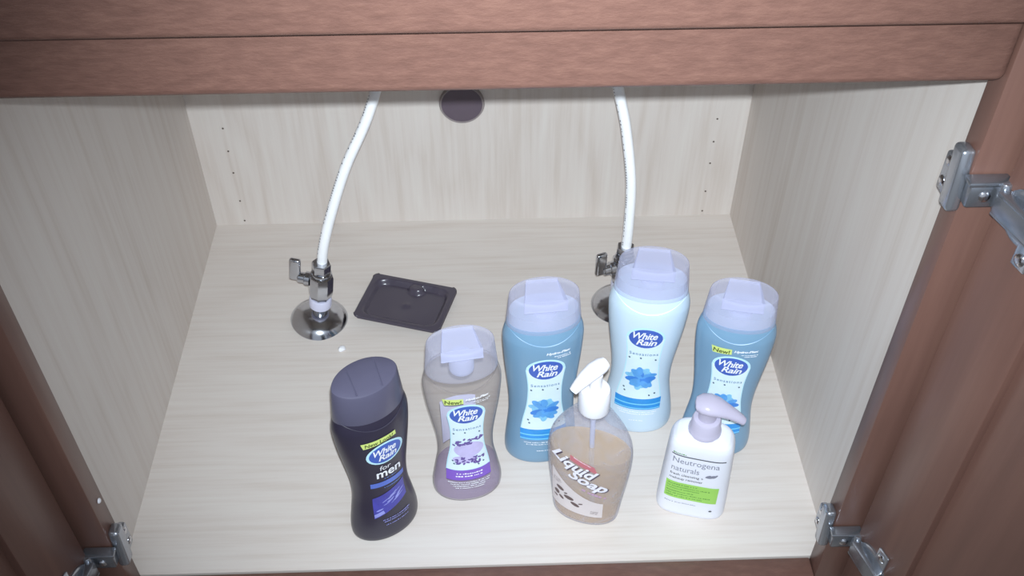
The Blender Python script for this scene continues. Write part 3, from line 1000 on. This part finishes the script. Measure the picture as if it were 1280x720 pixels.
# amber liquid soap -----------------------------------------------------
SOAP_CLEAR = thin_plastic('soap_bottle_wall', (0.97, 0.97, 0.98, 1), srgb(214, 214, 232), 0.10, rough=0.1, edge=0.4, noise=0.16)
SOAP_LIQ = thin_plastic('amber_soap', (0.975, 0.91, 0.80, 1), srgb(232, 200, 152), 0.34, rough=0.2, edge=0.12)
SOAP_TAB = [(0.000, 0.0268, 0.0150), (0.003, 0.0298, 0.0178), (0.010, 0.0308, 0.0188), (0.030, 0.0326, 0.0198), (0.055, 0.0352, 0.0206), (0.078, 0.0370, 0.0208),
            (0.094, 0.0370, 0.0204), (0.108, 0.0348, 0.0194), (0.120, 0.0300, 0.0178), (0.130, 0.0238, 0.0160), (0.138, 0.0176, 0.0142), (0.143, 0.0138, 0.0128), (0.150, 0.0118, 0.0118)]
I_SOAPT = plain('soap_print_white', srgb(240, 238, 248), 0.4)
I_SOAPS = plain('soap_print_shadow', srgb(70, 54, 72), 0.5)
I_RED = plain('soap_print_red', srgb(196, 116, 124), 0.45)
I_PINK = plain('soap_print_mauve', srgb(196, 160, 190), 0.45)
I_SWSH = plain('soap_print_cream', srgb(226, 216, 216), 0.45, noise=0.05)
I_PEB = plain('soap_print_leaf', srgb(104, 84, 84), 0.5, noise=0.35, nscale=260)
def soap_pump():
    root = thing('soap_pump_bottle', 'clear soap pump bottle half full of amber liquid with white pump', 'soap dispenser', (0.0992, -0.4150, 0), math.radians(-19))
    sf = Surf(SOAP_TAB, 0.92, 0.98)
    link('bottle_body', sf.mesh(0, 0.150, 44, cap1=False), SOAP_CLEAR, root, True)
    link('liquid', sf.mesh(0.0025, 0.094, 26, 48, grow=-0.0016), SOAP_LIQ, root, True)
    pr = Print(sf, root)
    rnd = random.Random(8)
    # cream swoosh with dark pebbles / petals
    top = lambda u: 0.0690 - 0.95 * (u + 0.029) + 6.0 * (u + 0.029) ** 2
    pts, fcs = [], []
    nu, nv = 26, 8
    for i in range(nu + 1):
        u = -0.0290 + 0.0475 * i / nu
        lo_, hi_ = 0.0215 - 0.10 * (u + 0.029), max(0.0740 - 1.25 * (u + 0.029) + 11.0 * (u + 0.029) ** 2, 0.028 - 0.10 * (u + 0.029))
        for j in range(nv + 1):
            pts.append((u, lo_ + (hi_ - lo_) * j / nv))
    for i in range(nu):
        for j in range(nv):
            k = i * (nv + 1) + j
            fcs.append((k, k + nv + 1, k + nv + 2, k + 1))
    lab = pr.add('front_print', I_SWSH, 0.0003, (pts, fcs))
    pb = [ellipse_patch(x, y, a, b, r, 14, 3) for x, y, a, b, r in ((-0.0205, 0.0480, 0.0040, 0.0024, -0.5), (-0.0120, 0.0390, 0.0048, 0.0026, -0.2), (-0.0060, 0.0320, 0.0046, 0.0022, -0.5), (-0.0235, 0.0400, 0.0024, 0.0032, 0.3), (-0.0190, 0.0350, 0.0030, 0.0016, -0.8), (-0.0150, 0.0440, 0.0018, 0.0010, 0.5), (-0.0245, 0.0330, 0.0020, 0.0012, -0.6), (-0.0010, 0.0350, 0.0022, 0.0009, 0.3))]
    pr.add('leaf_print', I_PEB, 0.0005, *pb, parent=lab)
    pr.add('fine_print', I_PEB, 0.0005, *[dash_line(0.0115 - 0.0002 * k, 0.0265 - 0.0016 * k, 0.006, 0.0008, rnd, -0.15) for k in range(3)],
           *[dash_line(-0.0235, 0.0605 - 0.0022 * k, 0.0075, 0.0009, rnd, -0.35) for k in range(3)], parent=lab)
    rz = -0.44
    def serifed(word, cu, cv, wd, ht):
        return text_patch(word, cu, cv, wd, rz, 0.18, 0.03, 1.0, height=ht)
    pr.add('red_flash', I_RED, 0.00035, quad_patch((-0.0130, 0.0945), (0.0120, 0.0835), (0.0085, 0.0925), (-0.0130, 0.1010), 10, 3), parent=lab)
    pr.add('fine_print', I_SOAPT, 0.0006, dash_line(-0.0020, 0.0960, 0.017, 0.0010, rnd, rz), parent=lab)
    for nm, mt, off, dx, dy in (('lettering_shadow', I_SOAPS, 0.00045, 0.0010, -0.0011), ('lettering', I_SOAPT, 0.0007, 0, 0)):
        pr.add(nm, mt, off, serifed('Liquid', -0.0095 + dx, 0.0865 + dy, 0.0420, 0.0165), serifed('Soap', 0.0040 + dx, 0.0685 + dy, 0.0365, 0.0155), parent=lab)
    pr.add('variant_print', I_PINK, 0.0006, dash_line(0.0100, 0.0540, 0.023, 0.0026, rnd, rz, 0.2), parent=lab)
    # pump
    bm = bmesh.new()
    n = 48
    prof = [(0.0118, 0.1445), (0.0128, 0.1455), (0.0130, 0.1470), (0.0128, 0.1660), (0.0118, 0.1690), (0.0090, 0.1700)]
    rings = []
    for r, z in prof:
        rings.append([Vector(((r + (0.00022 if k % 2 else 0) * (1 if 0.146 < z < 0.168 else 0)) * math.cos(2 * pi * k / n), (r + (0.00022 if k % 2 else 0) * (1 if 0.146 < z < 0.168 else 0)) * math.sin(2 * pi * k / n), z)) for k in range(n)])
    ring_loft(bm, rings)
    pump = link('pump_collar', bm, M_WHITE, root, True)
    bm = bmesh.new()
    lathe(bm, [(0.0052, 0.1690), (0.0052, 0.1860)], 20)
    link('pump_stem', bm, M_WHITE, pump, True)
    # spout head, pointing to the front left
    d = Vector((-0.62, -0.78, 0)).normalized()
    bm = bmesh.new()
    st = []
    for t, z, a, b in ((-0.0095, 0.1955, 0.0022, 0.0030), (-0.0085, 0.1952, 0.0052, 0.0048), (-0.004, 0.1945, 0.0070, 0.0060), (0.003, 0.1930, 0.0074, 0.0064), (0.011, 0.1895, 0.0064, 0.0056), (0.016, 0.1862, 0.0054, 0.0049), (0.0205, 0.1830, 0.0044, 0.0040), (0.0230, 0.1810, 0.0036, 0.0034)):
        st.append(((d.x * t, d.y * t, z), a, b))
    loft_spout(bm, st)
    link('pump_head', bm, M_WHITE, pump, True)
    bm = bmesh.new()
    tube(bm, [(0, 0, 0.150), (0.001, 0, 0.10), (0.003, 0, 0.05), (0.006, 0, 0.010)], 0.0022, 10)
    link('dip_tube', bm, CAP_INNER, pump, True)
soap_pump()

# white hand-cleanser pump ---------------------------------------------
W_BODY = plain('white_lotion_bottle', srgb(232, 234, 244), 0.38, noise=0.02)
W_PUMP = thin_plastic('lilac_translucent_pump', (0.95, 0.93, 0.98, 1), srgb(206, 200, 220), 0.72, rough=0.22, edge=0.2)
I_GREEN = plain('print_green_panel', srgb(158, 212, 96), 0.45, noise=0.08)
I_DARK = plain('print_dark', srgb(76, 78, 84), 0.5)
I_MID = plain('print_mid_grey', srgb(132, 134, 150), 0.5)
I_DGREEN = plain('print_deep_green', srgb(96, 150, 70), 0.5)
NT_TAB = [(0.000, 0.0275, 0.0150), (0.0025, 0.0302, 0.0178), (0.007, 0.0312, 0.0186), (0.050, 0.0298, 0.0178), (0.085, 0.0283, 0.0168), (0.094, 0.0275, 0.0163),
          (0.0995, 0.0255, 0.0154), (0.1030, 0.0222, 0.0142), (0.1050, 0.0175, 0.0130), (0.1062, 0.0130, 0.0120), (0.1080, 0.0120, 0.0116)]
def cleanser_pump():
    root = thing('cleanser_pump_bottle', 'white cleanser pump bottle with green panel and lilac pump', 'soap dispenser', (0.1965, -0.4105, 0), math.radians(-15.5))
    sf = Surf(NT_TAB, 0.50, 0.62)
    link('bottle_body', sf.mesh(0, 0.108, 40, 72), W_BODY, root, True)
    pr = Print(sf, root)
    rnd = random.Random(2)
    lab = pr.add('header_rule', I_DARK, 0.0004, rows_patch(lambda v: -0.0235, lambda v: 0.0225, 0.0855, 0.0868, 1, 16))
    pr.add('small_green_print', I_DGREEN, 0.0004, dash_line(-0.0170, 0.0885, 0.0110, 0.0013, rnd), parent=lab)
    pr.add('brand_lettering', I_MID, 0.0004, text_patch('Neutrogena', -0.0018, 0.0785, 0.0400, 0, 0, 0.0, 1.0, height=0.0088),
           text_patch('naturals', -0.0100, 0.0690, 0.0240, 0, 0, 0.0, 1.0, height=0.0068), parent=lab)
    lf = [ellipse_patch(0.0125 + x, 0.0655 + y, 0.0030, 0.0011, r, 12, 2) for x, y, r in ((-0.0025, 0.0, 0.7), (0.001, 0.0008, 0.5), (0.0035, 0.001, 0.9), (-0.001, -0.0012, 0.2))]
    pr.add('leaf_mark', I_MID, 0.0004, *lf, parent=lab)
    pr.add('claim_lettering', I_DARK, 0.0004, text_patch('fresh cleansing +', -0.0080, 0.0605, 0.0290, 0, 0, 0.01, 1.0, height=0.0038),
           text_patch('makeup remover', -0.0080, 0.0552, 0.0290, 0, 0, 0.01, 1.0, height=0.0038), parent=lab)
    pan = pr.add('green_panel', I_GREEN, 0.0004, rows_patch(lambda v: -0.0245, lambda v: 0.0215, 0.0275, 0.0500, 6, 18))
    pr.add('panel_print', I_DGREEN, 0.0006, *[dash_line(-0.0125 + wd / 2 - 0.0105, z, wd, 0.0013, rnd) for z, wd in ((0.0470, 0.026), (0.0440, 0.036), (0.0410, 0.028), (0.0372, 0.024), (0.0340, 0.038), (0.0308, 0.032))], parent=pan)
    pr.add('foot_print', I_MID, 0.0004, dash_line(-0.0200, 0.0215, 0.0065, 0.0011, rnd), dash_line(-0.0050, 0.0215, 0.0180, 0.0009, rnd), parent=lab)
    pr.add('foot_mark', I_DARK, 0.0004, ellipse_patch(0.0180, 0.0165, 0.0014, 0.0011, 0, 12, 2), parent=lab)
    bm = bmesh.new()
    lathe(bm, [(0.0132, 0.1055), (0.0140, 0.1062), (0.0141, 0.1085), (0.0134, 0.1105), (0.0128, 0.1120), (0.0124, 0.1200), (0.0112, 0.1225), (0.0080, 0.1235)], 40)
    col = link('pump_collar', bm, W_PUMP, root, True)
    bm = bmesh.new()
    lathe(bm, [(0.0078, 0.1225), (0.0074, 0.1330), (0.0090, 0.1370), (0.0060, 0.1390)], 28)
    link('pump_stem', bm, W_PUMP, col, True)
    d = Vector((0.99, 0.05, 0)).normalized()
    bm = bmesh.new()
    st = []
    for t, z, a, b in ((-0.0118, 0.1382, 0.0030, 0.0025), (-0.0105, 0.1385, 0.0072, 0.0048), (-0.006, 0.1395, 0.0105, 0.0064), (0.000, 0.1395, 0.0114, 0.0068), (0.007, 0.1380, 0.0104, 0.0060), (0.014, 0.1352, 0.0080, 0.0048), (0.021, 0.1315, 0.0062, 0.0040), (0.0275, 0.1270, 0.0050, 0.0036), (0.0300, 0.1248, 0.0040, 0.0030)):
        st.append(((d.x * t, d.y * t, z), a, b))
    loft_spout(bm, st, 24)
    link('pump_head', bm, W_PUMP, col, True)
cleanser_pump()
